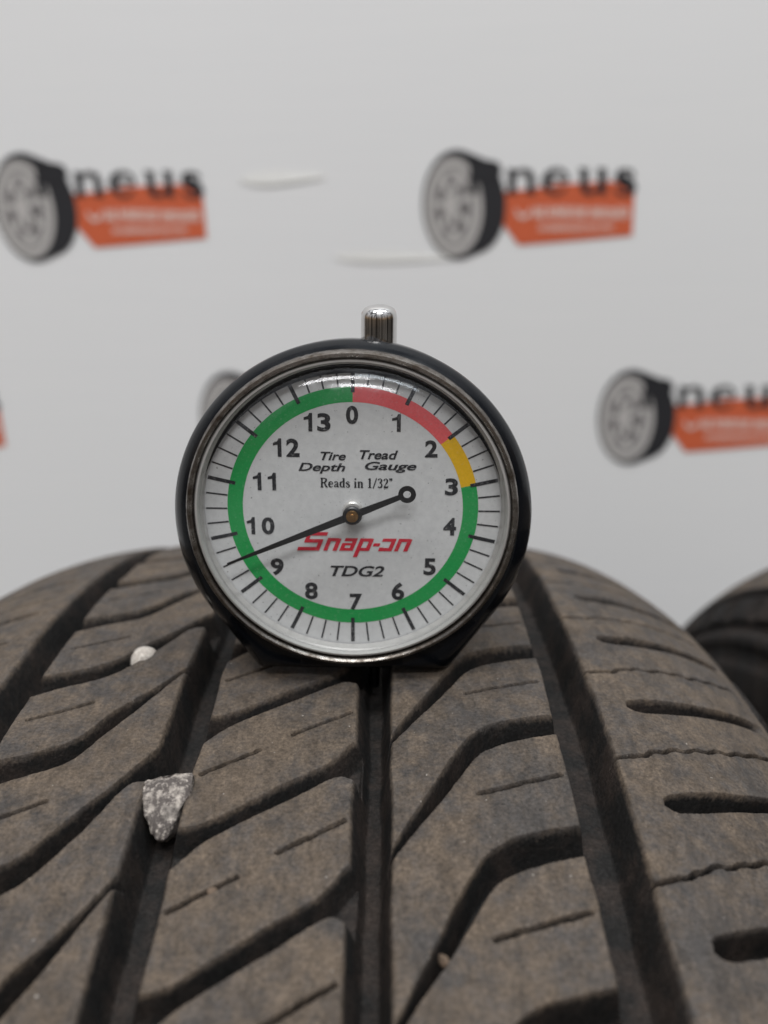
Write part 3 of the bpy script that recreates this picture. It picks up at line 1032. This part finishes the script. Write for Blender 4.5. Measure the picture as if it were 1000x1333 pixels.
# red block lettering, sheared
def red_line():
    b = bmesh.new()
    z = 0
    W_ = 0.19
    def bar(x0, y0, x1, y1, wd=W_):
        stroke(b, [(x0, y0), (x1, y1)], wd, z)
    def path(pts, wd=W_):
        stroke(b, pts, wd, z)
    x = 0
    # S: capital, square, wide
    bar(.08, .90, 1.16, .90); bar(.18, .99, .18, .44, .22); bar(.08, .52, 1.06, .52); bar(.95, .61, .95, .0, .22); bar(-.14, .09, 1.06, .09)
    # n
    def n_(x):
        bar(x + .11, .68, x + .11, 0, .22); bar(x, .60, x + .62, .60, .17); bar(x + .62, .66, x + .62, 0, .23)
    n_(1.28)
    # a
    x = 2.16
    bar(x + .06, .60, x + .70, .60, .17); bar(x + .62, .68, x + .62, 0, .23); bar(x, .36, x + .6, .36, .13); bar(x, .08, x + .6, .08, .16); bar(x + .10, .40, x + .10, 0, .22)
    # p
    x = 3.04
    bar(x + .11, .68, x + .11, -.34, .23); bar(x, .60, x + .68, .60, .17); bar(x + .62, .66, x + .62, .02, .23); bar(x + .1, .09, x + .68, .09, .17)
    # hyphen
    bar(3.86, .34, 4.22, .34, .17)
    # o
    x = 4.26
    bar(x, .60, x + .70, .60, .17); bar(x, .09, x + .70, .09, .17); bar(x + .62, .68, x + .62, 0, .23); bar(x + .11, .20, x + .11, 0, .23)
    n_(5.12)
    xs = [v.co.x for v in b.verts]
    x0, y0, x1, y1 = -9.28, -8.35, 9.86, -3.97
    for v in b.verts:
        v.co.x += v.co.y * .42
    lo, hi = min(v.co.x for v in b.verts), max(v.co.x for v in b.verts)
    ylo, yhi = min(v.co.y for v in b.verts), max(v.co.y for v in b.verts)
    i = 0
    for f in b.faces:
        i += 1
        for v in f.verts:
            v.co.z = ZP + .05 + (i % 9) * .004
    for v in b.verts:
        v.co.x = x0 + (v.co.x - lo) / (hi - lo) * (x1 - x0)
        v.co.y = y0 + (v.co.y - ylo) / (yhi - ylo) * (y1 - y0)
    return b
g_obj('lettering', red_line(), REDT, dial, False, None)

# needle with counterweight ring, hub, boss
NEEDLE = mat_plain('black_enamel', (0.012, 0.012, 0.013), 0.35)
BRASS = mat_plain('brass', (0.42, 0.25, 0.11), 0.35, 1.0)
CHROME = mat_chrome()
na = math.radians(203.0)
bm = bmesh.new()
def nd(l, off, z=4.9):
    return (l * math.cos(na) - off * math.sin(na), l * math.sin(na) + off * math.cos(na), z)
for z_ in (4.75, 5.0):
    pass
prof = [(-8.2, .42), (0.0, .62), (8, .50), (16, .34), (22.2, .16)]
top, bot = [], []
for l, h in prof:
    top.append((bm.verts.new(nd(l, h, 5.0)), bm.verts.new(nd(l, -h, 5.0))))
    bot.append((bm.verts.new(nd(l, h, 4.75)), bm.verts.new(nd(l, -h, 4.75))))
for i in range(len(prof) - 1):
    bm.faces.new((top[i][0], top[i][1], top[i+1][1], top[i+1][0]))
    bm.faces.new((bot[i][0], bot[i+1][0], bot[i+1][1], bot[i][1]))
    for s_ in (0, 1):
        bm.faces.new((top[i][s_], top[i+1][s_], bot[i+1][s_], bot[i][s_]))
for i in (0, -1):
    bm.faces.new((top[i][0], top[i][1], bot[i][1], bot[i][0]))
cxr, cyr, _ = nd(-9.5, 0)
lathe(bm, [(.62, 4.78), (.62, 5.02), (1.42, 5.02), (1.42, 4.78), (.62, 4.78)], cxr, cyr, 32)
lathe(bm, [(.05, 5.25), (1.35, 5.25), (1.55, 5.05), (1.55, 4.6), (.05, 4.6)], 0, 0, 32)
needle = g_obj('needle', bm, NEEDLE, angle=30)
bm = bmesh.new()
lathe(bm, [(.02, 5.75), (.42, 5.72), (.5, 5.6), (.5, 5.5), (.95, 5.45), (1.02, 5.3), (1.02, 5.1)], 0, 0, 28)
g_obj('hub_pin', bm, BRASS, needle)
bm = bmesh.new()
lathe(bm, [(1.62, 2.0), (1.62, 2.7), (1.4, 2.95), (.7, 3.0), (.6, 4.7)], 0, 0, 32)
g_obj('boss', bm, RIMW, dial)

# crystal: shallow dome with a moulded step at the edge
bm = bmesh.new()
outer = [(24.7, 3.0), (24.6, 4.2), (24.3, 5.2), (23.8, 6.1), (23.1, 6.95), (22.2, 7.7), (21.0, 8.4), (19.4, 9.0), (17, 9.6), (14, 10.1), (10, 10.55), (5, 10.85), (.05, 10.95)]
lathe(bm, outer, 0, 0, 96)
g_obj('crystal', bm, mat_crystal(), angle=60)
# plunger on top and probe below share one axis beside the dial's middle
AX = 3.95
bm = bmesh.new()
def lathe_y(bm, prof, cx, cz, n=48):
    lathe(bm, prof, cx, cz, n, 'y')
lathe_y(bm, [(2.86, 22.5), (2.88, 25.6), (2.88, 30.1), (2.78, 30.8), (2.4, 31.5), (1.8, 31.85), (1.2, 32.0), (.02, 32.05)], AX, -5)
g_obj('plunger', bm, CHROME, angle=50)
STEEL = mat_plain('dark_steel', (0.10, 0.10, 0.105), 0.28, 1.0)
bm = bmesh.new()
lathe_y(bm, [(1.0, -26), (1.0, -36.2), (.9, -36.6), (.5, -36.75), (.02, -36.8)], 3.65, -5, 32)
g_obj('probe', bm, STEEL, angle=50)

# ================================================================== stones caught in the tread
def tread_pt(u, s, h):
    """mm -> world; h above the tread surface"""
    V = surf(np.array([u]), np.array([s]), np.array([[-h]]))[0, 0]
    return Vector(V)
def stone(name, pts, mat, label, group=None, rough=.35, cuts=5, seed=0):
    b = bmesh.new()
    vs_ = [b.verts.new(tread_pt(*p)) for p in pts]
    r = bmesh.ops.convex_hull(b, input=vs_)
    bmesh.ops.delete(b, geom=[v for v in b.verts if not v.link_faces], context='VERTS')
    bmesh.ops.subdivide_edges(b, edges=b.edges[:], cuts=cuts, use_grid_fill=True, smooth=0.12)
    bmesh.ops.triangulate(b, faces=b.faces)
    for _ in range(2):
        bmesh.ops.smooth_vert(b, verts=b.verts, factor=.5, use_axis_x=True, use_axis_y=True, use_axis_z=True)
    b.normal_update()
    for v in b.verts:
        q = v.co * 1000
        d = mnoise.fractal(q * .45 + Vector((seed, 0, 0)), 1.0, 2.0, 5) * rough
        v.co += v.normal * d * mm
    cen_ = sum((v.co for v in b.verts), Vector()) / len(b.verts)
    for v in b.verts:
        v.co -= cen_
    o = bm_obj(name, b, mat, None, True, 50)
    o.location = cen_
    tag(o, label, 'stone', group)
    return o
STONE = mat_stone('pale_rock', (0.44, 0.395, 0.35), (0.085, 0.072, 0.066))
stone('stone', [(-20.6, -138.3, .5), (-17.2, -137.6, .8), (-13.2, -137.3, 1.5), (-12.9, -139.2, 1.1), (-13.7, -142.4, -.3), (-20.5, -140.4, .1), (-19.4, -143.6, -1.2),
                (-17.0, -146.4, -3.4), (-15.8, -146.1, -3.4), (-19.2, -139, -6), (-14.2, -139, -6), (-16.4, -144, -6.4)], STONE,
      'pale jagged wedge-shaped stone jammed in the groove left of the gauge', rough=.55, cuts=7)
STONE2 = mat_stone('white_pebble', (0.62, 0.58, 0.53), (0.40, 0.36, 0.32))
pts = []
for i in range(40):
    a, zt = i * 2.39996, 1 - 2 * (i + .5) / 40
    rr_ = math.sqrt(1 - zt * zt)
    pts.append((-29.2 + 2.5 * rr_ * math.cos(a), -101.3 + 3.3 * rr_ * math.sin(a), -1.1 + 2.2 * zt))
stone('stone', pts, STONE2, 'small rounded whitish pebble wedged in a slanted groove', rough=.25, cuts=2, seed=5)
GRIT = mat_stone('brown_grit', (0.22, 0.15, 0.10), (0.12, 0.085, 0.06))
def grit(u, s, h, r, label, seed):
    rr = random.Random(seed)
    pts = [(u + rr.uniform(-r, r), s + rr.uniform(-r, r), h + rr.uniform(-r, r)) for _ in range(12)]
    stone('grit', pts, GRIT, label, rough=.12, cuts=2, seed=seed)
grit(22.4, -167.6, -.9, 1.0, 'tiny brown grit lodged in a narrow slanted groove', 1)
grit(-7.3, -157.9, -.2, .8, 'tiny dark grit crumb stuck in a thin tread slit', 2)
